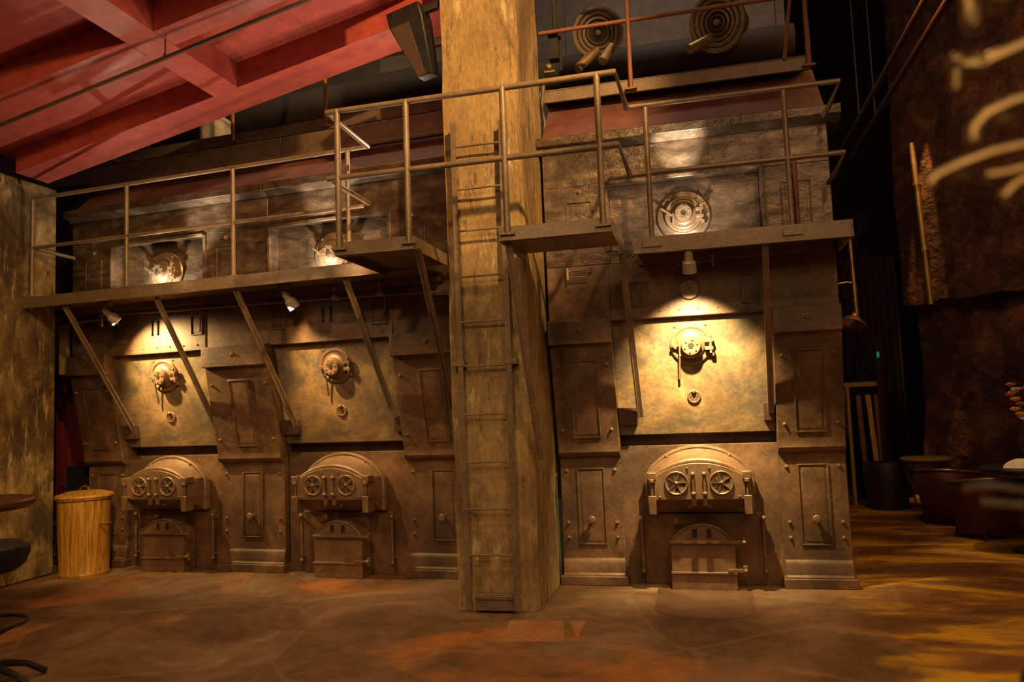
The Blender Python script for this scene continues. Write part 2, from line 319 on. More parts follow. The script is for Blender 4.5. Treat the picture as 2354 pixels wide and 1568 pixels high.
# ceiling pipe hung under the red soffit
cp = thing('sprinkler_pipe', 'thin dark pipe running diagonally under the red ceiling', 'pipe', (-4, 5, 4.2))
f = rel(cp)
zz = lambda x: soffit_z(x)-.09
MB().tube([f((x, 5.0+.0*x, 3.899+(x+5.368)*.2197)) for x in (-6.3, -5, -4, -3, -1.95)], .016, 10).build('pipe', PIPEM, cp)
h = MB(); x = -3.834; h.cyl(f((x, 5, 4.24)), f((x, 5, soffit_z(x)+.22)), .006, n=8); h.ring(f((x, 5, 4.246)), (1, 0, .2), .02, .005, 16, 6); h.build('hanger', PIPEM, cp)

# central plaster pillar
pil = MB()
cx0, cx1, cy0, cy1 = -1.844, -1.242, 5.65, 6.50
rows = []
for k in range(22):
    z = k*7.4/21; j = lambda: random.uniform(-.008, .008)
    rows.append([(cx0+j(), cy0+j(), z), ((cx0+cx1)/2, cy0+j(), z), (cx1-.03+j(), cy0+j(), z), (cx1+j(), cy0+.05+j(), z), (cx1+j(), (cy0+cy1)/2, z), (cx1+j(), cy1, z), (cx0, cy1, z), (cx0+j(), (cy0+cy1)/2, z)])
pil.loft(rows)
tag(pil.build('pillar', COLM, bev=.006, smooth=False), 'tall square ochre plaster pillar carrying the iron ladder', 'pillar')

# ------------------------------------------------------------------ boilers
TILT = math.atan2(.19, .93)
def burner(root, p, tilt, sc=1.0, mt=None, upper=False):
    """round burner door: returned as one part with its own sub-parts"""
    mt = mt or CAST
    M = face_frame(p, tilt) @ Matrix.Scale(sc, 4)
    b = MB(M)
    b.lathe((0, 0, 0), (0, 0, 1), [(.165, 0), (.165, .016), (.155, .024), (.140, .024), (.132, .016), (.118, .016), (.112, .030), (.100, .042), (.082, .050), (.078, .095), (.070, .105), (.030, .107), (.022, .104), (.020, .075)], 40)
    for k in range(6):
        an = k*pi/3+.3; b.lathe((.050*cos(an), .050*sin(an), .105), (0, 0, 1), [(.007, 0), (.007, .006), (.003, .009)], 8)
    bd = b.build('burner_door', mt, root)
    h = MB(M); h.lathe((0, 0, .1045), (0, 0, 1), [(.019, 0), (.019, .0035)], 20); h.build('burner_hole', DARK, bd)
    l = MB(M); l.box(.105, .172, .018, .045, .02, .062); l.box(.105, .172, -.045, -.018, .02, .062); l.cyl((.152, -.07, .05), (.152, .062, .05), .011); l.sphere((.152, .066, .05), .014); l.box(.150, .178, -.095, -.06, .01, .045)
    l.build('hinge', mt, bd, .002)
    q = MB(M); q.bar((-.145, .002, .05), (-.07, .002, .058), .014, .018, (0, 0, 1)); q.bar((-.085, .012, .062), (-.09, -.085, .058), .018, .014, (0, 0, 1)); q.sphere((-.145, .002, .05), .012)
    if upper: q.bar((-.10, -.01, .055), (-.19, .055, .075), .02, .014, (0, 0, 1)); hp = MB(M); hp.cyl((.165, .04, .06), (.175, .11, .06), .008); hp.bar((.15, .07, .06), (.195, .07, .06), .012, .012); hp.build('cross_pin', mt, bd)
    else: q.cyl((-.092, -.075, .058), (-.105, -.275, .03), .0065, .010)
    q.build('handle', mt, bd, .001)
    for sx_, sy in ((-.12, .12), (.12, .125)):
        k = MB(M); k.lathe((sx_, sy+.03, 0), (0, 0, 1), [(.010, 0), (.010, .006), (.005, .011)], 10); k.build('bolt', mt, bd)
    return bd
def fr(root, x0, x1, p, tilt, h, mt=IRON, name='panel_frame'):
    """raised rectangular moulding; p = centre of lower edge on the face"""
    M = face_frame(p, tilt); b = MB(M); t = .011; w_ = (x1-x0)/2
    b.box(-w_, w_, 0, t, 0, .012); b.box(-w_, w_, h-t, h, 0, .012); b.box(-w_, -w_+t, t, h-t, 0, .012); b.box(w_-t, w_, t, h-t, 0, .012)
    b.box(-w_+.03, w_-.03, .03, h-.03, -.002, .004)
    return b.build(name, mt, root, .003)
def bolt(root, p, tilt=0, r=.016, mt=CAST):
    b = MB(face_frame(p, tilt)); b.lathe((0, 0, -.004), (0, 0, 1), [(r*1.25, 0), (r*1.25, .007), (r*.85, .008), (r*.8, .018), (r*.4, .026)], 12)
    return b.build('bolt', mt, root)
def pilaster(root, x0, x1, knob=True):
    b = MB()
    # side profile (y out = negative, z)
    prof = [(.10, .0), (-.075, .0), (-.075, .085), (-.06, .095), (-.055, .175), (-.045, .20), (-.035, .21), (-.035, 1.03), (-.06, 1.045), (-.085, 1.06), (-.10, 1.085),
            (-.095, 1.13), (-.105, 1.17), (-.275, 1.965), (-.33, 1.97), (-.33, 2.165), (.10, 2.165)]
    b.prism(prof, x0, x1, 'x')
    p = b.build('pilaster', IRON, root, .006)
    pb = MB(); pb.box(x0-.02, x1+.02, -.10, .08, 0, .075); pb.build('plinth', IRON, p, .006)
    xc = (x0+x1)/2; fw_ = .115
    fr(p, xc-fw_, xc+fw_, (xc, -.035, .32), 0, .63)
    tl = math.atan2(.17, .795)
    fr(p, xc-fw_, xc+fw_, (xc, -.105-.006, 1.20), tl, .66)
    if knob:
        k = MB(face_frame((xc, -.035, .53))); k.lathe((0, 0, 0), (0, 0, 1), [(.018, 0), (.012, .02), (.012, .04), (.032, .048), (.034, .060), (.026, .070), (.010, .073)], 20); k.build('knob', CAST, p)
    for sx_ in (x0+.055, x1-.055):
        for z in (.38, .50, .93): bolt(p, (sx_, -.035, z), 0, .014)
        bolt(p, (sx_, -.105-.02, 1.27), tl, .014); bolt(p, (sx_, -.105-.135, 1.80), tl, .014)
    bolt(p, (xc, -.33, 2.08), 0, .022)
    return p
def hood(root):
    """arched furnace mouth: sloping cheeks, flat door plate, two draught wheels, two grips"""
    def ring_(wd, zs, zt, zb, y): return [(x, y, z) for x, z in [(-wd, zb)]+[(wd, zb)]+arc(wd, zs, zt)]
    b = MB(); b.loft([ring_(.425, .88, 1.115, .585, 0), ring_(.425, .88, 1.115, .585, -.06), ring_(.40, .90, 1.095, .60, -.075), ring_(.385, .90, 1.045, .665, -.20), ring_(.375, .89, 1.03, .705, -.265)])
    hd = b.build('furnace_hood', CAST, root, .004)
    t = MB(); t.tube([(x, -.065, z) for x, z in [(.41, .72)]+arc(.41, .89, 1.105)+[(-.41, .72)]], .020, 10); t.tube([(x, -.262, z) for x, z in arc(.335, .90, 1.01)], .020, 10); t.build('arch_lip', CAST, hd)
    d_ = MB(); d_.prism([(-.345, .712), (.345, .712)]+arc(.345, .89, .995), -.262, -.300, 'y'); dp = d_.build('furnace_door', CAST, hd, .005)
    for sx_ in (-1, 1):
        M = face_frame((sx_*.17, -.300, .842)); k = MB(M)
        k.lathe((0, 0, 0), (0, 0, 1), [(.092, 0), (.092, .012), (.086, .018), (.080, .012), (.074, .010), (.0, .010)], 36, False)
        wh = k.build('draught_wheel', CAST, dp)
        v = MB(M)
        for q in range(5):
            a0 = q*2*pi/5+.25*sx_; v.add([(.020*cos(a0), .020*sin(a0), .0115), (.066*cos(a0-.26), .066*sin(a0-.26), .0115), (.066*cos(a0+.26), .066*sin(a0+.26), .0115)], [(0, 1, 2)])
        v.build('air_slot', DARK, wh, smooth=False)
        h_ = MB(M)
        for q in range(5):
            a0 = q*2*pi/5+.25*sx_+.34; h_.bar((.014*cos(a0), .014*sin(a0), .014), (.074*cos(a0), .074*sin(a0), .014), .007, .008, (0, 0, 1))
        h_.lathe((0, 0, .008), (0, 0, 1), [(.018, 0), (.014, .012), (.006, .018)], 14); h_.build('spokes', CAST, wh)
        x = sx_*.043; g = MB(); y = -.292
        g.cyl((x, y-.035, .765), (x, y-.035, .905), .010); g.sphere((x, y-.033, .910), .021); g.sphere((x, y-.033, .760), .021); g.cyl((x, y, .905), (x, y-.033, .905), .012); g.cyl((x, y, .765), (x, y-.033, .765), .012); g.bar((x, y-.006, .735), (x, y-.006, .665), .034, .018, (0, 1, 0))
        g.build('grip', CAST, dp)
        x = sx_*.362; g = MB(); g.box(x-.035, x+.035, -.318, -.20, .865, .925); g.box(x-.030, x+.030, -.318, -.20, .60, .745); g.cyl((x, -.297, .74), (x, -.297, .87), .011); g.cyl((x, -.297, .845), (x, -.297, .875), .028)
        g.build('hinge_lug', CAST, hd, .006)
        bolt(hd, (sx_*.245, -.066-.01, 1.035), 0, .016); bolt(hd, (sx_*.085, -.29, .955), 0, .012); bolt(hd, (sx_*.30, -.300, .735), 0, .010); bolt(hd, (sx_*.075, -.235, .655), 0, .014)
    return hd
def ash_door(root):
    b = MB(); b.prism([(-.245, 0), (.245, 0)]+arc(.245, .365, .51), -.01, -.185, 'y'); b.box(-.250, .250, -.192, -.18, 0, .125)
    a_ = b.build('ash_door', CAST, root, .004)
    r = MB(); r.box(-.25, .25, -.215, -.18, .362, .385); r.box(-.25, .25, -.208, -.18, .125, .142); r.tube([(x, -.187, z) for x, z in arc(.24, .37, .505)], .009, 8); r.build('moulding', CAST, a_, .003)
    [MB().box(x-.018, x+.018, -.1885, -.184, .405, .47).build('vent_slot', DARK, a_) for x in (-.055, .055)]
    for z in (.372, .155):
        g = MB(); g.bar((.18, -.208, z), (.315, -.190, z), .016, .026, (0, 0, 1)); g.cyl((.315, -.19, z-.035), (.315, -.19, z+.035), .020); g.sphere((.315, -.215, z), .018); g.build('hinge', CAST, a_, .002)
    k = MB(face_frame((-.195, -.02, .52))); k.lathe((0, 0, 0), (0, 0, 1), [(.024, 0), (.018, .05), (.036, .058), (.036, .07), (.022, .082), (.0, .084)], 18); k.build('knob', CAST, a_)
    return a_
def boiler(label, loc, rz, half, lp, rp, fascia, hatch, extra, foot_wedges=()):
    """half = half width of the furnace recess; lp / rp = outer ends of the side pilasters (None = shared)"""
    t = thing('boiler', label, 'boiler', loc, rz)
    x0, x1 = (lp if lp is not None else -half), rp
    # casing: lower front, ash-pit plate, back body
    b = MB(); b.prism([(1.6, 0), (.03, 0), (.03, 1.12), (.16, 1.12), (.16, 1.23), (1.6, 1.23)], x0, x1, 'x'); b.box(x0, x1, .05, 1.6, 1.23, 3.6)
    b.build('casing', IRON, t, .004)
    b = MB(); b.prism([(.06, 1.205), (0, 1.215), (-.19, 2.145), (-.19, 2.16), (.06, 2.16)], -half+.002, half-.002, 'x'); b.build('sloping_panel', IRONR, t)
    b = MB(); b.box(-half, half, -.26, .06, 2.150, 2.62); b.box(x0, x1, -.25, .06, 2.168, 2.62); b.build('upper_band', IRON, t, .005)
    rv = MB()
    n = int(half*2/.155)
    for k in range(n): rv.lathe((-half+.10+k*(2*half-.2)/(n-1), -.26, 2.205), (0, -1, 0), [(.011, 0), (.009, .006), (.004, .009)], 8)
    rv.build('rivet_row', IRON, t)
    for (hx, hw, z0, z1) in hatch:
        fr(t, hx-hw, hx+hw, (hx, -.262, z0), 0, z1-z0, IRON, 'hatch')
    # upper wall with a recessed opening round the upper burner
    u = MB(); ow = half-.02; yb = -.22
    u.box(x0, x1, -.24, .06, 2.62, 2.72); u.box(x0, -ow, -.25, .06, 2.62, 3.29); u.box(ow, x1, -.25, .06, 2.62, 3.29); u.box(x0, x1, -.25, .06, 3.29, 3.585)
    u.box(-ow, ow, -.12, .06, 2.72, 3.29)
    u.build('upper_front', IRONL, t, .004)
    u = MB(); u.box(-ow-.005, ow+.005, -.275, -.25, 3.275, 3.305); u.box(-ow-.03, -ow, -.27, -.25, 2.72, 3.29); u.box(ow, ow+.03, -.27, -.25, 2.72, 3.29); u.build('opening_trim', IRONL, t, .003)
    for hx in (-half-.22, half+.24):
        if x0+.1 < hx < x1-.1: fr(t, hx-.11, hx+.11, (hx, -.25, 2.80), 0, .36, IRONL, 'hatch'); bolt(t, (hx, -.25, 3.24), 0, .02)
    # burners
    burner(t, (0, -.145, 1.93), TILT)
    ub = MB(face_frame((0, -.125, 2.98))); ub.lathe((0, 0, 0), (0, 0, 1), [(.215, 0), (.215, .012), (.205, .022), (.17, .028), (.10, .060)], 44); ub.build('burner_plate', BURN, t)
    burner(t, (0, -.165, 2.985), 0, .92, BURN, True)
    # inspection cover
    M = face_frame((0, -.06, 1.51), TILT); c = MB(M); c.lathe((0, 0, -.01), (0, 0, 1), [(.055, 0), (.055, .020), (.047, .026), (.040, .022), (.0, .022)], 24, False); c.sphere((0, .045, .018), .018)
    cv = c.build('inspection_cover', CAST, t)
    v = MB(M); [v.lathe((.026*cos(k*pi/3), .026*sin(k*pi/3), .0125), (0, 0, 1), [(.005, 0), (.005, .0012)], 8) for k in range(6)]; v.build('cover_holes', DARK, cv)
    hood(t)
    # ash pit plate and latch rods
    p = MB(); p.box(-.47, .47, .0, .05, 0, .57); pp = p.build('ash_pit_plate', IRON, t, .006)
    ash_door(t)
    for sx_ in (-1, 1):
        g = MB(); g.cyl((sx_*.475, -.035, .12), (sx_*.475, -.035, .52), .011); g.sphere((sx_*.475, -.04, .53), .024); g.sphere((sx_*.475, -.04, .115), .022); g.cyl((sx_*.475, .02, .5), (sx_*.475, -.035, .5), .012); g.cyl((sx_*.475, .02, .15), (sx_*.475, -.035, .15), .012)
        g.build('latch_rod', CAST, t)
    for x0_, x1_ in foot_wedges:
        g = MB(); g.prism([(-.02, 1.30), (-.02, 1.44), (-.085-.02, 1.44), (-.085+.008, 1.30)], x0_, x1_, 'x'); g.build('brace_foot_wedge', PIPEM, t, .003)  # dark wedge between pilaster edge and brace foot
    # pilasters
    if lp is not None: pilaster(t, lp, -half)
    pilaster(t, half, rp)
    # cornice and sloping head
    c = MB(); c.prism([(.06, 3.585), (-.25, 3.585), (-.31, 3.62), (-.345, 3.625), (-.345, 3.70), (-.25, 3.705), (.06, 3.705)], x0-.03 if lp is not None else x0, x1+(.10 if extra else 0), 'x'); c.build('cornice', IRONL, t, .006)
    c = MB(); c.prism([(-.25, 3.70), (.26, 4.23), (1.6, 4.23), (1.6, 3.6), (-.25, 3.6)], x0, x1, 'x'); c.build('sloping_head', MAROON, t, .004)
    if fascia:
        c = MB(); c.prism([(-.03, 4.02), (.0, 4.25), (.06, 4.25), (.03, 4.02)], x0, x1, 'x'); c.box(x0, x1, -.045, -.02, 4.015, 4.045); c.build('fascia', DECKM, t, .004)
    return t
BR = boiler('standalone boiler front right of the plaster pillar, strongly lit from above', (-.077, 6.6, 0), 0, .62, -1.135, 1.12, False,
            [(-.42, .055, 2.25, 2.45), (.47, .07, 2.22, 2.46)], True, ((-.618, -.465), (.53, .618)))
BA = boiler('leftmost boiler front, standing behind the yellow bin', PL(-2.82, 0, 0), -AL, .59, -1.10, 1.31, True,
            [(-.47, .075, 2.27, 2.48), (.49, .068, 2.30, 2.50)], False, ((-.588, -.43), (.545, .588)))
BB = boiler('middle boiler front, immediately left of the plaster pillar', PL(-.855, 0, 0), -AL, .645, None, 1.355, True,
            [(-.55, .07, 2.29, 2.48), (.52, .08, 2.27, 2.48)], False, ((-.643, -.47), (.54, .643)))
# round plate on the band of the right boiler
M = face_frame((.012, -.26, 2.36)); b = MB(M); b.lathe((0, 0, 0), (0, 0, 1), [(.082, 0), (.082, .014), (.074, .020), (.012, .020), (.010, .010)], 32); k = b.build('round_cover', CAST, BR)
for B_, xs in ((BA, (-.05, .02)), (BB, (-.06, .025))):   # slotted bars on the bands
    for x in xs:
        g = MB(face_frame((x, -.262, 2.40))); g.box(-.006, .006, -.06, .06, 0, .012); g.sphere((0, .062, .006), .014); g.sphere((0, -.062, .006), .012); g.build('slot_bar', DARK, B_)
# brick setting behind the right boiler
bs = MB()
for z in range(34):
    off = .11 if z % 2 else 0
    for x in range(2): bs.box(1.052, (1.135 if z > 12 else 1.085)+random.uniform(-.006, .004), 6.98+off*.2, 8.6, z*.08+.002, z*.08+.076)
tag(bs.build('brick_setting', BRICK), 'strip of rough brick masonry showing behind the right edge of the right boiler', 'brickwork')

# ------------------------------------------------------------------ galleries
def rail_tube(t, name, pts, r=.019, mt=RAIL): return MB().tube(pts, r, 12).build(name, mt, t)
def post(t, p, z0, z1, r=.020, mt=RAIL):
    b = MB(); b.cyl((p[0], p[1], z0), (p[0], p[1], z1), r); b.box(p[0]-.05, p[0]+.05, p[1]-.02, p[1]+.02, z0-.004, z0+.012)
    return b.build('post', mt, t)
def brace(t, p, q):
    b = MB(); p, q = Vector(p), Vector(q); b.bar(p, q, .045, .012, (1, 0, 0)); b.bar(p+Vector((.018, 0, 0)), q+Vector((.018, 0, 0)), .010, .045, (1, 0, 0))
    return b.build('brace', RAIL, t)
# right gallery
WEDGE = mat('dark_foot_wedge', (.06, .035, .018), (.10, .06, .03), 5, .6, 0, .1)
gr = thing('gallery', 'straight steel walkway with railings across the right boiler', 'walkway', (-.1, 6.0, 2.6)); f = rel(gr)
b = MB(); b.box(-.35, 1.16, -.22, .35, .055, .075); b.box(-.35, 1.12, .30, .34, -.02, .055); b.build('deck', DECKM, gr, .003)
b = MB(); b.box(-.35, 1.17, -.25, -.235, -.03, .085); b.box(-.35, 1.17, -.25, -.20, .078, .09); b.box(1.155, 1.17, -.25, .35, -.03, .085); b.build('edge_channel', RAIL, gr, .003)
for x, dx in ((-.55, 0), (.47, 0)): brace(gr, f((x, 5.80, 2.60)), f((x+.02, 6.50, 1.36)))
for x in (-.305, .675):
    post(gr, f((x, 5.775, 0)), .05, 1.07); g = MB(); g.box(f((x, 0, 0)).x-.07, f((x, 0, 0)).x+.07, -.262, -.25, .01, .06); g.build('post_bracket', RAIL, gr, .003)
post(gr, f((.78, 6.28, 0)), .08, .74, .016, RUSTRAIL)
for z, zr in ((1.088, 1.01), (.572, .485)):
    rail_tube(gr, 'handrail' if z > 1 else 'mid_rail', [f((-.44, 5.775, 2.6+z)), f((1.055, 5.775, 2.6+z)), f((1.03, 6.08, 2.6+zr+.02)), f((1.01, 6.24, 2.6+zr))])
# left gallery
gl = thing('gallery', 'long steel walkway with railings across the two left boilers', 'walkway', PL(-2, .5, 2.69), -AL); f = lambda s, d, z: Vector((s+2, .5-d, z-2.69))
b = MB(); b.box(-2.15, 2.3, -.33, .22, -.03, -.01); b.box(-2.15, 2.3, .18, .22, -.09, -.03); b.build('deck', DECKM, gl, .003)
b = MB(); b.box(-2.20, 2.3, -.36, -.345, -.075, .03); b.box(-2.20, 2.3, -.36, -.30, .022, .034); b.build('edge_channel', RAIL, gl, .003)
for s0, s1 in ((-3.42, -3.29), (-2.34, -2.26), (-1.47, -1.36), (-.37, -.30)): brace(gl, f(s0, .80, 2.61), f(s1, .07, 1.38))
for s in (-3.80, -2.64, -1.455, -.30): post(gl, f(s, .83, 0), .03, 1.0)
rail_tube(gl, 'handrail', [f(-3.80, .83, 3.70), f(-.13, .83, 3.70)])
rail_tube(gl, 'mid_rail', [f(-3.80, .83, 3.21), f(-.15, .83, 3.20)], .017)
rail_tube(gl, 'end_rail', [f(-3.80, .83, 3.21), f(-3.80, .34, 3.19)], .017)
# central bridge of two platforms standing out in front of the pillar
gc = thing('gallery', 'projecting pair of platforms joined by railings in front of the pillar', 'walkway', (-1.5, 5.3, 2.6)); f = rel(gc)
for x0, x1, nm in ((-2.43, -1.865, 'left'), (-1.25, -.52, 'right')):
    y1 = 5.92 if nm == 'left' else 5.74
    b = MB(); a0, a1 = f((x0, 4.97, 2.61)), f((x1, y1, 2.65)); b.box(a0.x, a1.x, a0.y, a1.y, a0.z+.03, a1.z+.02); b.build('deck', DECKM, gc, .003)
    b = MB(); b.box(a0.x-.01, a1.x+.01, a0.y-.02, a0.y, -.02, .075); b.box(a0.x-.012, a0.x, a0.y, a1.y, -.02, .075); b.box(a1.x, a1.x+.012, a0.y, a1.y, -.02, .075); b.box(a0.x, a1.x, a0.y, a0.y+.05, -.02, -.01); b.build('edge_channel', RAIL, gc, .003)
for x in (-2.40, -1.885, -1.195, -.562): post(gc, f((x, 4.945, 0)), .02, 1.02, .022)
for z, nm in ((3.62, 'handrail'), (3.14, 'mid_rail')):
    rail_tube(gc, nm, [f((-2.605, 5.93, z+.07)), f((-2.475, 4.945, z-.01)), f((-.44, 4.945, z)), f((-.44, 5.76, z+.06 if z > 3.5 else z+.03))], .021)
brace(gc, f((-1.868, 5.02, 2.60)), f(PL(.27, .08, 1.44)))
brace(gc, f((-1.225, 5.02, 2.58)), f((-1.20, 5.66, 1.10)))

# upper walkways on top of the boilers, rust red rails
def upper_walk(label, T, rz, x0, x1, z, posts, midz, postTop, last=None):
    t = thing('upper_walkway', label, 'walkway', T, rz)
    b = MB(); b.box(x0, x1, 0, .03, -.10, .02); b.box(x0, x1, 0, .07, .01, .02); b.box(x0, x1, 0, .6, .0, .012); b.build('edge_beam', DECKM, t, .004)
    for p in posts: post(t, (p, -.02, 0), -.08, postTop, .020, RUSTRAIL)
    rail_tube(t, 'mid_rail', [(x0+.02, -.02, midz), (x1-.03, -.02, midz)], .018, RUSTRAIL)
    rail_tube(t, 'handrail', [(x0+.02, -.02, postTop), (x1-.03, -.02, postTop)], .018, RUSTRAIL)
    if last: MB().tube(last, .015, 8).build('diagonal', RUSTRAIL, t)
    return t
upper_walk('narrow high walkway with rust red rails above the right boiler', (0, 6.62, 4.24), 0, -1.26, .995, 0, (-.455, .985), .53, 1.0, [(.80, -.01, .0), (.88, -.01, .55), (.93, -.01, .9)])
upper_walk('narrow high walkway with rust red rails above the left boilers', PL(-1.8, -.10, 4.40), -AL, -2.2, 2.4, 0, (-1.9, -.35, .75, 2.2), .52, 1.0)

# ------------------------------------------------------------------ ladder on the pillar
ld = thing('ladder', 'narrow rusty iron ladder fixed to the face of the plaster pillar', 'ladder', (-1.57, 5.57, 0))
for x0, x1, zt in ((-.175, -.175, 3.66), (.185, .205, 3.64)):
    b = MB(); b.bar((x0, 0, .03), (x1, 0, zt), .008, .040, (1, 0, 0)); b.bar((x0, .016, .03), (x1, .016, zt), .032, .007, (1, 0, 0)); b.build('stile', DECKM, ld)
for z in (.42, .75, 1.09, 1.44, 1.80, 2.13, 2.47, 2.82, 3.14, 3.47):
    MB().cyl((-.175, .004, z), (.19, .004, z), .0085, n=10).build('rung', RAIL, ld)
for z in (1.82,):
    for sx_ in (-1, 1):
        b = MB(); b.box(sx_*.20-.045+.01, sx_*.20+.045+.01, -.01, .075, z-.022, z+.022); b.build('bracket', DECKM, ld, .004)
b = MB(); b.box(-.13, .16, .02, .07, .02, .14); b.box(-.13, .16, .01, .03, .10, .13); b.build('foot_plate', DECKM, ld, .005)

# ------------------------------------------------------------------ lamps under / on the galleries
def downlamp(label, p, tgt, rz=0):
    t = thing('spot_lamp', label, 'lamp', p, rz, None)
    b = MB(); b.box(-.06, .06, -.03, .03, .0, .07); b.cyl((0, 0, 0), (0, 0, -.05), .012); b.build('bracket', RAIL, t, .003)
    v = (Vector(tgt)-Vector((0, 0, -.05))).normalized(); c = Vector((0, 0, -.05))
    s_ = MB(); s_.lathe(c, v, [(.018, -.03), (.030, 0), (.034, .05), (.050, .065), (.052, .14)], 20, False); s_.lathe(c, v, [(.048, .14), (.030, .10), (.0, .10)], 20, False); s_.ring(c+v*.14, v, .050, .004, 20, 6); s_.build('lamp_head', CREAM, t)
    l = MB(); l.lathe(c, v, [(.026, .104), (.026, .108)], 16); l.build('lens', LENS, t)
downlamp('stubby cream spot lamp under the right walkway', PR(-.05, .80, 2.60), (0, .25, -.6))
downlamp('dim spot lamp hanging under the left end of the long walkway', PL(-3.08, .64, 2.60), (.3, .3, -.45), -AL)
downlamp('spot lamp under the long walkway, above the middle boiler', PL(-1.06, .64, 2.60), (.2, .3, -.5), -AL)
def uplamp(label, p, rz=0):
    t = thing('floodlight', label, 'lamp', p, rz)
    b = MB(); b.lathe((0, 0, 0), (0, .1, 1), [(.04, 0), (.045, .015), (.032, .03), (.036, .055)], 20, False); b.build('lamp_body', CAST, t)
    l = MB(); l.lathe((0, 0, 0), (0, .1, 1), [(.030, .045), (.030, .050)], 18); l.build('lens', LENS, t)
uplamp('small floodlight on the right walkway, shining up at the upper burner', PR(-.06, .44, 2.675))
uplamp('small floodlight on the long walkway under the leftmost upper burner', PL(-2.80, .44, 2.68), -AL)
uplamp('small floodlight on the long walkway under the middle upper burner', PL(-.88, .44, 2.68), -AL)

# pipe runs
pr_ = thing('conduit', 'thin steel conduit with valves running below the long walkway', 'pipe', PL(-1.4, .33, 2.54), -AL)
MB().tube([(-2.1, 0, .03), (-1, 0, .01), (0, 0, 0), (1.2, 0, -.02), (1.75, 0, -.04)], .013, 10).build('pipe', RAIL, pr_)
for x in (.66, 1.12):
    b = MB(); b.lathe((x, 0, -.01), (0, -1, 0), [(.022, -.03), (.022, .04)], 14); b.cyl((x, -.02, .02), (x, -.02, .07), .007); b.sphere((x, -.02, .075), .016); b.cyl((x-.03, 0, -.01), (x+.03, 0, -.01), .021); b.build('valve', CREAM, pr_)
MB().cyl((1.16, 0, -.01), (1.16, 0, -.17), .012).build('drop_pipe', DECKM, pr_)
pr2 = thing('valve_row', 'cluster of small brass valves under the left end of the long walkway', 'pipe', PL(-3.35, .42, 2.50), -AL)
MB().cyl((-.42, 0, 0), (.22, 0, .02), .010).build('pipe', DECKM, pr2)
for x in (-.35, 0, .12, .19):
    b = MB(); b.cyl((x, 0, .06), (x, 0, -.04), .010); b.sphere((x, 0, -.045), .014); b.build('valve', CREAM, pr2)
pr3 = thing('valve_pipe', 'short brass pipe with valve on the right boiler, below the walkway', 'pipe', PR(.10, .30, 2.56))
MB().cyl((-.25, 0, .0), (.03, 0, .012), .007).build('pipe', DECKM, pr3); MB().cyl((.03, 0, -.035), (.03, 0, .045), .010).sphere((.03, 0, .05), .014).build('valve', CREAM, pr3)
pr4 = thing('level_gauge', 'small brass gauge pipes left of the right boiler, under the walkway', 'pipe', PR(-.93, .30, 2.55))
b = MB(); b.cyl((-.09, 0, .02), (.09, 0, .03), .007); b.cyl((-.09, 0, -.03), (.07, 0, -.03), .007); b.sphere((.10, 0, .04), .013); b.build('pipe', DECKM, pr4); MB().cyl((-.10, 0, -.05), (-.10, 0, .05), .010).build('gauge_glass', CREAM, pr4)

# stand pipe, lagging and cable in the gap between pillar and right boiler
sp = thing('stand_pipe', 'tall green-grey stand pipe in the gap right of the pillar', 'pipe', (-1.265, 6.60, 0))
MB().tube([(.018, 0, 0), (.0, 0, 1.5), (-.01, 0, 2.62)], .016, 12).build('pipe', GREEN, sp)
b = MB()
for z in (.9, 1.4, 1.85, 2.3): b.cyl((.006, 0, z-.02), (.006, 0, z+.02), .022)
b.build('collar', DECKM, sp)
b = MB(); b.ring((-.065, -.015, 2.66), (.5, -.8, .2), .055, .015, 20, 8); b.cyl((-.065, -.01, 2.66), (0, 0, 2.60), .016); b.sphere((.0, 0, 2.6), .03); b.build('valve_wheel', CREAM, sp)
p2 = thing('lagged_pipe', 'fat grey-green lagged pipe behind the stand pipe', 'pipe', (-1.265, 6.82, 0))
b = MB(); b.tube([(.02, 0, .12), (.0, 0, 1.4), (-.03, 0, 2.6)], .040, 14); b.build('pipe', GREEN, p2)
b = MB()
for z in (1.2, 1.55, 1.95, 2.3): b.cyl((0, 0, z-.006), (0, 0, z+.006), .044)
b.build('clamp', DECKM, p2)
cb = MB(); cb.tube([(-1.32+.02*sin(k*1.3), 7.0+.02*cos(k), .25+k*.09) for k in range(12)], .014, 8)
tag(cb.build('hose', CREAM), 'twisted pale hose hanging low behind the gap pipes', 'hose')
tag(MB().box(-1.36, -1.20, 7.02, 7.25, 0, .46).build('box', CURT, bev=.01), 'dark red box on the floor in the gap right of the pillar', 'box')
p3 = thing('riser_pipe', 'pale riser pipe running up the left side of the pillar', 'pipe', (-1.90, 6.05, 0))
MB().tube([(.01, 0, 1.6), (0, 0, 2.3), (-.005, 0, 2.62)], .018, 10).build('pipe', CREAM, p3); MB().cyl((0, 0, 2.36), (0, 0, 2.40), .026).build('collar', CURT, p3)
p4 = thing('cable_run', 'knotted dark cables hanging beside the top of the right boiler', 'cable', (-1.24, 6.56, 2.9))
for k in range(3):
    MB().tube([(.012*k+.02*sin(j*1.7+k), .02*cos(j*1.1+k*2), j*.13) for j in range(12)], .008+.003*k, 7).build('cable', (DARK, GREEN, DECKM)[k], p4)

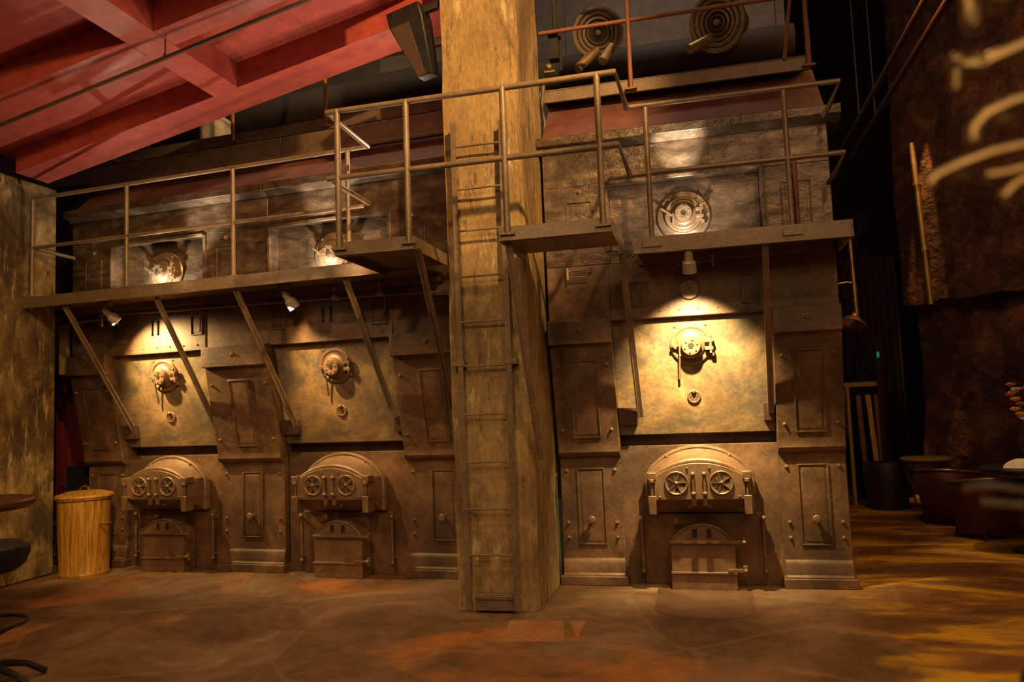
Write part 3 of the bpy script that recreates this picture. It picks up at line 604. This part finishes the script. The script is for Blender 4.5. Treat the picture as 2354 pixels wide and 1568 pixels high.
# ------------------------------------------------------------------ things above the boilers
def diffuser(label, c, v, r):
    t = thing('air_diffuser', label, 'vent', c); b = MB(); v = Vector(v).normalized()
    b.lathe((0, 0, 0), -v, [(r, 0), (r*.98, .06), (r*.55, .16), (r*.5, .5)], 40, False)
    b.build('housing', DECKM, t)
    for k, q in enumerate((1, .80, .62, .44, .27)):
        g = MB(); g.lathe((0, 0, 0), v, [(r*q, -.02), (r*q, .012-k*.006), (r*q*.90, .018-k*.006), (r*q*.84, .006), (r*q*.80, -.03)], 40, False); g.build('cone_ring', DECKM, t)
    g = MB(); g.lathe((0, 0, 0), v, [(r*.13, -.02), (r*.10, .02), (.0, .03)], 20, False); g.build('centre_cap', DECKM, t)
    g = MB(); g.lathe((0, 0, 0), v, [(r*.95, -.015), (.0, -.016)], 40, False); g.build('back_plate', DARK, t)
diffuser('dark round ringed air vent high up, nearer the pillar', (-.78, 7.2, 4.99), (.25, -1, -.35), .24)
diffuser('lighter round ringed air vent high up above the right boiler', (.31, 7.2, 4.92), (-.45, -1, -.40), .265)
dk = MB(); dk.tube([(-1.5, 7.9, 4.95), (.0, 7.9, 4.95), (1.05, 7.9, 4.95)], .17, 20); dk.cyl((-1.2, 7.9, 5.0), (-1.2, 7.9, 7.395), .006); dk.cyl((.9, 7.9, 5.0), (.9, 7.9, 7.395), .006); tag(dk.build('steam_duct', DARK), 'thick black horizontal duct behind the right upper walkway', 'duct')
for p, q, lb in (((-.98, 7.1, 4.62), (-.80, 7.2, 4.82), 'dull brass pipe stub below the dark vent, the left one'), ((-.74, 7.1, 4.66), (-.66, 7.2, 4.84), 'bright brass pipe stub below the dark vent'), ((.05, 7.1, 4.66), (.25, 7.2, 4.78), 'brass pipe stub below the lighter vent')):
    b = MB(); b.cyl(p, q, .045, n=20); tag(b.build('brass_pipe', BRASS), lb, 'pipe')
ju = thing('control_box', 'dark junction box with conduits at the top right of the pillar', 'box', (-1.13, 6.7, 4.5))
MB().box(-.04, .05, -.05, .05, .05, .30).build('housing', DARK, ju, .005); MB().cyl((.02, 0, .3), (.02, 0, 1.2), .022).cyl((.06, 0, -.05), (.06, 0, .3), .012).build('conduit', DARK, ju); MB().box(-.09, .01, -.03, .05, -.06, -.045).sphere((-.05, 0, .0), .03).build('bracket', BRASS, ju)
# left part: duct, drum and panels glimpsed above
dk = MB(); dk.tube([(-6.5, 8.3, 5.05), (-4, 8.2, 5.12), (-1.9, 8.1, 5.2)], .20, 18); dk.cyl((-5, 8.25, 5.1), (-5, 8.25, 7.395), .006); dk.cyl((-2.2, 8.1, 5.2), (-2.2, 8.1, 7.395), .006); tag(dk.build('steam_duct', DARK), 'thick black horizontal duct above the left boilers', 'duct')
dr = thing('steam_drum', 'domed brown drum end glimpsed above the middle boiler', 'tank', (-4.35, 7.95, 4.42))
MB().lathe((0, 0, 0), (0, -1, 0), [(.36, -.6), (.36, 0), (.33, .06), (.22, .12), (.10, .14), (0, .145)], 36, False).build('drum', DECKM, dr); MB().ring((-.02, -.18, .22), (.3, -1, .1), .07, .010, 20, 6).build('handle', BRASS, dr)
bx = MB(); bx.box(-5.35, -5.05, 7.5, 7.8, 4.5, 4.88); tag(bx.build('sack', CREAM, bev=.08), 'pale bundle lying on the high left walkway', 'bundle')
bm_ = MB(); bm_.box(-3.6, -1.95, 8.6, 8.7, 5.38, 5.9); tag(bm_.build('ceiling_panel', GREYW, bev=.01), 'grey panel with a small lamp dot, glimpsed left of the loudspeaker', 'panel')
# loudspeaker
ls = thing('loudspeaker', 'dark wedge-shaped loudspeaker hung at the top left of the pillar', 'loudspeaker', (-2.08, 5.75, 4.42))
M = Matrix.Rotation(R_(-13), 4, 'Y') @ Matrix.Rotation(R_(12), 4, 'X')
b = MB(M); b.loft([[(-.15, -.10, .27), (.14, -.12, .27), (.15, .12, .27), (-.13, .12, .27)], [(-.15, -.12, .15), (.14, -.13, .15), (.15, .12, .15), (-.13, .12, .15)], [(-.055, -.09, -.28), (.075, -.09, -.28), (.085, .08, -.28), (-.05, .08, -.28)]])
b.build('cabinet', BLK, ls, .012)
b = MB(M); b.add([(-.14, -.128, .14), (.02, -.134, .14), (.02, -.097, -.27), (-.05, -.097, -.27), (-.14, -.122, .14), (.02, -.128, .14), (.02, -.091, -.27), (-.05, -.091, -.27)], [(0, 1, 2, 3), (7, 6, 5, 4), (0, 4, 5, 1), (1, 5, 6, 2), (2, 6, 7, 3), (3, 7, 4, 0)]); b.build('grille', PIPEM, ls, .002)
b = MB(M); b.box(.0, .30, -.02, .02, .20, .25); b.build('bracket', DARK, ls)

# ------------------------------------------------------------------ bin, curtain, odds on the left
bn = thing('dustbin', 'yellow wood-grained metal dustbin with lid, by the left wall', 'bin', (-6.015, 6.62, 0))
b = MB(); n = 60; rings = []
for z, r, am in ((0, .222, 0), (.03, .228, 0), (.05, .218, .004), (.25, .225, .004), (.60, .232, .004), (.71, .236, .003), (.74, .236, 0), (.775, .240, 0)):
    rings.append([((r+am*cos(i*2*pi/n*20))*cos(2*pi*i/n), (r+am*cos(i*2*pi/n*20))*sin(2*pi*i/n), z) for i in range(n)])
b.loft(rings); b.build('body', YEL, bn)
MB().lathe((0, 0, .77), (0, 0, 1), [(.252, -.03), (.262, 0), (.256, .015), (.16, .045), (.0, .055)], 44, False).ring((0, 0, .765), (0, 0, 1), .258, .007, 44, 8).build('lid', YEL, bn)
MB().tube([(-.05, 0, .82), (-.04, 0, .85), (0, 0, .865), (.04, 0, .85), (.05, 0, .82)], .009, 8).build('lid_handle', WOOD, bn)
for sx_ in (-1, 1): MB().tube([(sx_*.232, -.06, .50), (sx_*.28, -.06, .495), (sx_*.285, .0, .49), (sx_*.28, .06, .495), (sx_*.232, .06, .50)], .008, 8).build('side_handle', CHROME, bn)
c = MB(); pts = [(-7.3+k*.03, 7.6+.03*sin(k*1.9)) for k in range(44)]
c.loft([[(x, y, z) for x, y in pts] for z in (0.02, 1.0, 2.15)], cap=False, close=False); o = c.build('curtain', CURT); md = o.modifiers.new('t', 'SOLIDIFY'); md.thickness = .006
tag(o, 'deep red curtain in the gap between left wall and leftmost boiler', 'curtain')
struct(MB().box(-9, -6.3, 8.2, 8.3, 0, 4.5).build('wall_side', BLACKW))
tag(MB().box(-6.58, -6.48, 6.88, 6.92, 2.0, 2.54).build('board', TIMBER, bev=.004), 'small upright tan board high beside the left wall', 'board')
ch = thing('chair', 'dark chair with chrome top rail, half hidden behind the yellow bin', 'chair', (-6.62, 7.05, 0))
MB().box(-.2, .2, -.2, .2, .42, .47).build('seat', BLK, ch, .02); MB().box(-.19, .19, .17, .21, .5, 1.02).build('backrest', BLK, ch, .02); MB().tube([(-.2, .19, .45), (-.2, .2, 1.0), (0, .2, 1.06), (.24, .2, 1.06), (.3, .2, 1.0)], .013, 8).build('top_rail', CHROME, ch)
for x in (-.18, .18):
    for y in (-.18, .18): MB().cyl((x, y, 0), (x, y, .43), .013).build('leg', CHROME, ch)

# foreground left: bar table, stool
bt = thing('bar_table', 'round dark wooden bar table cut by the left edge of the picture', 'table', (-5.25, 4.62, 0))
MB().lathe((0, 0, .89), (0, 0, 1), [(0, 0), (.42, 0), (.46, .03), (.465, .055), (.45, .07), (0, .07)], 48, False).build('tabletop', WOOD, bt); MB().lathe((0, 0, 0), (0, 0, 1), [(.2, 0), (.2, .02), (.05, .05), (.035, .10), (.035, .89)], 24).build('pedestal', DARK, bt)
st = thing('bar_stool', 'black padded bar stool on a curved black foot at the lower left edge', 'stool', (-4.04, 3.72, 0))
MB().lathe((0, 0, .66), (0, 0, 1), [(0, 0), (.14, .0), (.19, .035), (.215, .10), (.21, .14), (.17, .165), (0, .17)], 40, False).build('seat', BLK, st); MB().cyl((0, 0, .10), (0, 0, .68), .025).build('column', DARK, st); MB().ring((0, 0, .37), (0, 0, 1), .20, .010, 40, 8).build('foot_ring', DARK, st)
for k in range(3): an = k*2*pi/3; MB().cyl((0, 0, .28), (.20*cos(an), .20*sin(an), .37), .008).build('spoke', DARK, st)
for k in range(5):
    an = k*2*pi/5; MB().tube([(0, 0, .12), (.10*cos(an), .10*sin(an), .13), (.22*cos(an), .22*sin(an), .095), (.33*cos(an), .33*sin(an), .02)], [.026, .022, .018, .020], 10).build('foot', DARK, st)

# ------------------------------------------------------------------ side room on the right
cu = MB(); pts = []
for k in range(45): pts.append((1.95+k*.017, 11.85+.05*sin(k*1.25)+.02*sin(k*2.9)))
cu.loft([[(x, y, z) for x, y in pts] for z in (.02, 1.5, 3.4)], cap=False, close=False); o = cu.build('curtain', BLACKW); md = o.modifiers.new('t', 'SOLIDIFY'); md.thickness = .006
tag(o, 'floor-length near-black curtain across the side room opening', 'curtain')
tag(MB().cyl((1.28, 7.02, 2.15), (1.27, 7.02, 2.80), .016).build('copper_pipe', BRASS), 'thin orange-lit copper pipe beside the right boiler edge', 'pipe')
wp = thing('lit_wall_edge', 'pipe-shaped strip standing in for the orange glow on the masonry wall edge', 'pipe', (2.98, 11.45, 2.62))  # modelled as a pipe to stand for the lit masonry edge
MB().tube([(.04, 0, .0), (.005, 0, 1.1), (-.04, 0, 2.22)], .036, 14).build('pipe', BRASS, wp)
for z, x in ((.75, .02), (1.65, -.02)): MB().lathe((x, 0, z), (0, 0, 1), [(.048, -.02), (.048, .02)], 14).cyl((x, 0, z), (x+.10, .04, z), .014).build('collar', BRASS, wp)
sh = thing('wall_lamp', 'unlit gooseneck lamp with flat conical shade right of the boiler', 'lamp', (1.28, 7.2, 2.10))
v = Vector((-.25, -.25, -1)).normalized(); v = Vector((-.35, -.2, -.9)).normalized()
MB().lathe((.02, 0, .05), v, [(.018, -.06), (.03, 0), (.06, .03), (.118, .075)], 28, False).build('shade', BRASS, sh); MB().ring(Vector((.02, 0, .05))+v*.075, v, .118, .005, 30, 6).build('rim', BRASS, sh)
MB().tube([(.03, 0, .10), (.015, 0, .17), (.03, 0, .24), (.045, 0, .29), (.03, 0, .33), (-.03, 0, .34), (-.12, 0, .33)], .008, 8).build('arm', BRASS, sh)
rk = thing('timber_rack', 'rough timber frame with leaning boards at the back of the passage', 'rack', (2.12, 11.2, 0))
MB().box(-.30, .15, 0, .05, 1.56, 1.62).build('top_rail', TIMBER, rk, .004)
for x in (-.26, .14): MB().box(x-.02, x+.02, 0, .05, 0, 1.57).build('upright', TIMBER, rk, .004)
for x0, x1, mt in ((-.02, .04, YEL), (-.14, -.11, WOOD), (.08, .09, WOOD)): MB().bar((x0, -.02, 1.45), (x1, -.10, .02), .06, .02, (0, 1, 0)).build('board', mt, rk, .003)
ot = MB(); ot.lathe((2.2, 10.95, 0), (0, 0, 1), [(.20, 0), (.24, .02), (.26, .3), (.27, .52), (.24, .59), (0, .60)], 30, False); tag(ot.build('ottoman', BLK), 'round black upholstered ottoman beside the small round table', 'ottoman')
gp = thing('pilot_light', 'tiny green pilot light on a dark post in the passage', 'light', (2.225, 11.0, 0)); MB().box(-.02, .02, 0, .04, 0, 2.2).build('post', BLACKW, gp); MB().box(-.012, .012, -.012, 0, 1.93, 2.0).build('lens', GLAMP, gp)
tb = thing('side_table', 'small round side table on slender curved legs', 'table', (2.58, 10.55, 0))
MB().lathe((0, 0, .63), (0, 0, 1), [(0, 0), (.27, 0), (.285, .015), (.285, .03), (.27, .04), (0, .04)], 40, False).build('tabletop', TIMBER, tb); MB().lathe((0, 0, .53), (0, 0, 1), [(.22, 0), (.22, .10)], 32).build('apron', WOOD, tb)
for k in range(4):
    an = k*pi/2+pi/4+.2; MB().tube([(q*cos(an), q*sin(an), z) for q, z in ((.21, .62), (.235, .54), (.22, .42), (.17, .25), (.15, .10), (.19, .01))], [.035, .036, .024, .014, .011, .014], 10).build('leg', WOOD, tb)
def armchair(label, loc, rz, s=1, ):
    t = thing('armchair', label, 'chair', loc, rz); n = 24
    shell = MB(); rings = []
    for z, r, h in ((.06, .26, 0), (.25, .30, 0), (.42, .33, 0), (.56, .34, 1)):
        rings.append([(r*1.02*cos(R_(-30+240*i/n))*s, r*sin(R_(-30+240*i/n))*s, z+(0 if not h else .05*max(0, sin(R_(-30+240*i/n))))) for i in range(n+1)])
    shell.loft(rings, cap=False, close=False); o = shell.build('backrest', LEATH, t); md = o.modifiers.new('t', 'SOLIDIFY'); md.thickness = .06
    MB().tube([(p[0], p[1], p[2]+.005) for p in rings[-1]], .013, 8).build('piping', BRASS, t)
    MB().lathe((0, -.02, .28), (0, 0, 1), [(0, 0), (.25*s, 0), (.27*s, .05), (.25*s, .12), (0, .13)], 30, False).build('seat', LEATH, t)
    for x in (-.2, .2):
        for y in (-.2, .2): MB().cyl((x*s, y*s, .0), (x*s*.9, y*s*.9, .28), .013, .02).build('leg', DARK, t)
armchair('oxblood leather tub armchair nearest the camera in the side room', (2.70, 8.85, 0), R_(200), 1.05)
armchair('dark tub armchair just behind the oxblood one, next to the side table', (2.60, 9.75, 0), R_(150), .98)
ct = thing('cafe_table', 'dark round dining table with white napkin at the right edge', 'table', (2.86, 8.05, 0))
MB().lathe((0, 0, .72), (0, 0, 1), [(0, 0), (.42, 0), (.45, .02), (.45, .035), (0, .04)], 44, False).build('tabletop', BLK, ct); MB().lathe((0, 0, 0), (0, 0, 1), [(.22, 0), (.22, .02), (.03, .04), (.03, .72)], 20).build('pedestal', DARK, ct)
nk = MB(); nn = 20; rings = []
for k in range(6):
    q = k/5; rings.append([(2.74+(.15*(1-q*.8)+.012*sin(i*1.9+k))*cos(2*pi*i/nn), 8.0+(.10*(1-q*.8)+.01*cos(i*2.3+k))*sin(2*pi*i/nn), .76+.075*sin(q*pi/2)+.006*sin(i*2.7)*(0 if k == 0 else 1)) for i in range(nn)])
nk.loft(rings); tag(nk.build('napkin', WHITE), 'crumpled white napkin on the dark table at the right edge', 'napkin')
vs = thing('flower_vase', 'vase of orange, red and white flowers on the dark table', 'flowers', (2.95, 8.12, .76))
MB().lathe((0, 0, 0), (0, 0, 1), [(.05, 0), (.06, .05), (.04, .18), (.055, .26)], 24, False).build('vase', BLK, vs)
for k in range(22):
    an = random.uniform(0, 2*pi); rr = random.uniform(.05, .2); zt = random.uniform(.38, .72); c = Vector((rr*cos(an), rr*sin(an), zt))
    if k < 8: c = Vector((-.13-.03*(k % 3), -.1+.03*k, .42+.045*k))
    MB().tube([(0, 0, .2), (c.x*.4, c.y*.4, zt*.6), tuple(c)], .003, 5).build('stem', LEAF, vs)
    b = MB()
    for q in range(7):
        a1 = q*2*pi/7; e = Vector((cos(a1), sin(a1)*.6, .5)).normalized()*.045; b.bar(c, c+e, .018, .004, (0, 1, .2))
    b.build('blossom', (ORANGE, REDP, WHITE, YEL)[k % 4 if k > 2 else 2*(k == 0)], vs)

# ------------------------------------------------------------------ foreground brass chandelier (out of focus)
cl = thing('chandelier', 'blurred brass pipe chandelier hanging close in the top right corner', 'chandelier', (.80, 1.72, 2.2)); f = rel(cl)
MB().cyl((0, 0, -.40), (0, 0, .9), .022).cyl((0, 0, .9), (0, 0, 5.2), .012).build('stem', BRASS, cl)
def cpt(x, z, y=1.7): return f((x, y, z))
MB().tube([cpt(.80, 2.205), cpt(.654, 2.166), cpt(.585, 2.142), cpt(.575, 2.135), cpt(.535, 2.140)], .019, 10).build('arm', BRASS, cl)
MB().sphere(cpt(.574, 2.143), .020).sphere(cpt(.532, 2.150), .021).cyl(cpt(.532, 2.15), cpt(.525, 2.095), .013, n=12).build('elbow', BRASS, cl)
MB().tube([cpt(.80, 2.30), cpt(.60, 2.285), cpt(.565, 2.285), cpt(.566, 2.225)], .020, 10).build('arm', BRASS, cl); MB().sphere(cpt(.566, 2.222), .018).sphere(cpt(.62, 2.268), .026).build('elbow', BRASS, cl)
MB().tube([cpt(.80, 2.07), cpt(.69, 2.065), cpt(.625, 2.055), cpt(.575, 2.035), cpt(.552, 2.010), cpt(.550, 1.985)], .017, 10).build('arm', BRASS, cl)
MB().lathe(cpt(.605, 2.016), (0, 0, 1), [(.022, 0), (.024, .012)], 18).build('socket', BRASS, cl)
MB().tube([cpt(.80, 1.985), cpt(.640, 1.966), cpt(.575, 1.957), cpt(.52, 1.940), cpt(.475, 1.922), cpt(.462, 1.905)], .015, 10).build('arm', BRASS, cl)
MB().lathe(cpt(.518, 1.913), (0, 0, 1), [(.022, 0), (.024, .009)], 18).build('socket', BRASS, cl)
MB().tube([cpt(.80, 1.94), cpt(.66, 1.926), cpt(.60, 1.915), cpt(.565, 1.913)], .014, 10).build('arm', BRASS, cl)
MB().tube([cpt(.80, 1.93), cpt(.655, 1.910), cpt(.612, 1.888), cpt(.592, 1.868)], .014, 10).build('arm', BRASS, cl)
MB().lathe(cpt(.655, 1.868), (0, 0, 1), [(.020, 0), (.022, .010)], 18).build('socket', BRASS, cl)
fc = thing('bar_chair', 'blurred chrome-backed chair cut off by the right edge, close to the camera', 'chair', (.96, 2.2, 0)); f = rel(fc)
MB().tube([f((.62, 2.2, 1.25)), f((.66, 2.18, 1.262)), f((.76, 2.16, 1.245)), f((.9, 2.15, 1.24)), f((1.25, 2.2, 1.24))], .011, 10).build('top_rail', CHROME, fc)
MB().tube([f((.655, 2.2, 1.215)), f((.76, 2.17, 1.208)), f((.9, 2.16, 1.205)), f((1.22, 2.2, 1.205))], .011, 10).build('back_rail', CHROME, fc)
MB().box(-.2, .25, -.2, .2, .70, .76).build('seat', BLK, fc, .03)
for x in (-.17, .24):
    for y in (-.17, .17): MB().cyl((x, y, 0), (x, y, .71), .014).build('leg', CHROME, fc)
for x in (-.10, .28): MB().cyl((x, .0, .74), (x, .0, 1.24-0), .011).build('back_post', CHROME, fc)

for x, z, lb in ((2.02, 4.80, 'faint thin pipe under the dark ceiling of the side room, the left one'), (2.20, 4.78, 'faint thin pipe under the dark ceiling of the side room, the right one')):
    o = MB(); o.cyl((x, 4.5, z), (x, 11.6, z), .03); o.cyl((x, 10, z), (x, 10, 7.395), .006); tag(o.build('ceiling_pipe', PIPEM), lb, 'pipe', 'thin pipes under the side room ceiling')
# ------------------------------------------------------------------ groups of repeated things
GROUPS = {'boiler': 'row of boiler fronts', 'gallery': 'steel walkways across the boilers', 'upper_walkway': 'high walkways on top of the boilers', 'spot_lamp': 'spot lamps under the walkways',
          'floodlight': 'floodlights on the walkways', 'ceiling_beam': 'beams of the red ceiling', 'air_diffuser': 'round air vents above the right boiler', 'brass_pipe': 'brass pipe stubs by the air vents',
          'steam_duct': 'black ducts above the boilers', 'armchair': 'tub armchairs in the side room'}
for o in S.objects:
    k = o.name.split('.')[0]
    if o.parent is None and k in GROUPS: o['group'] = GROUPS[k]
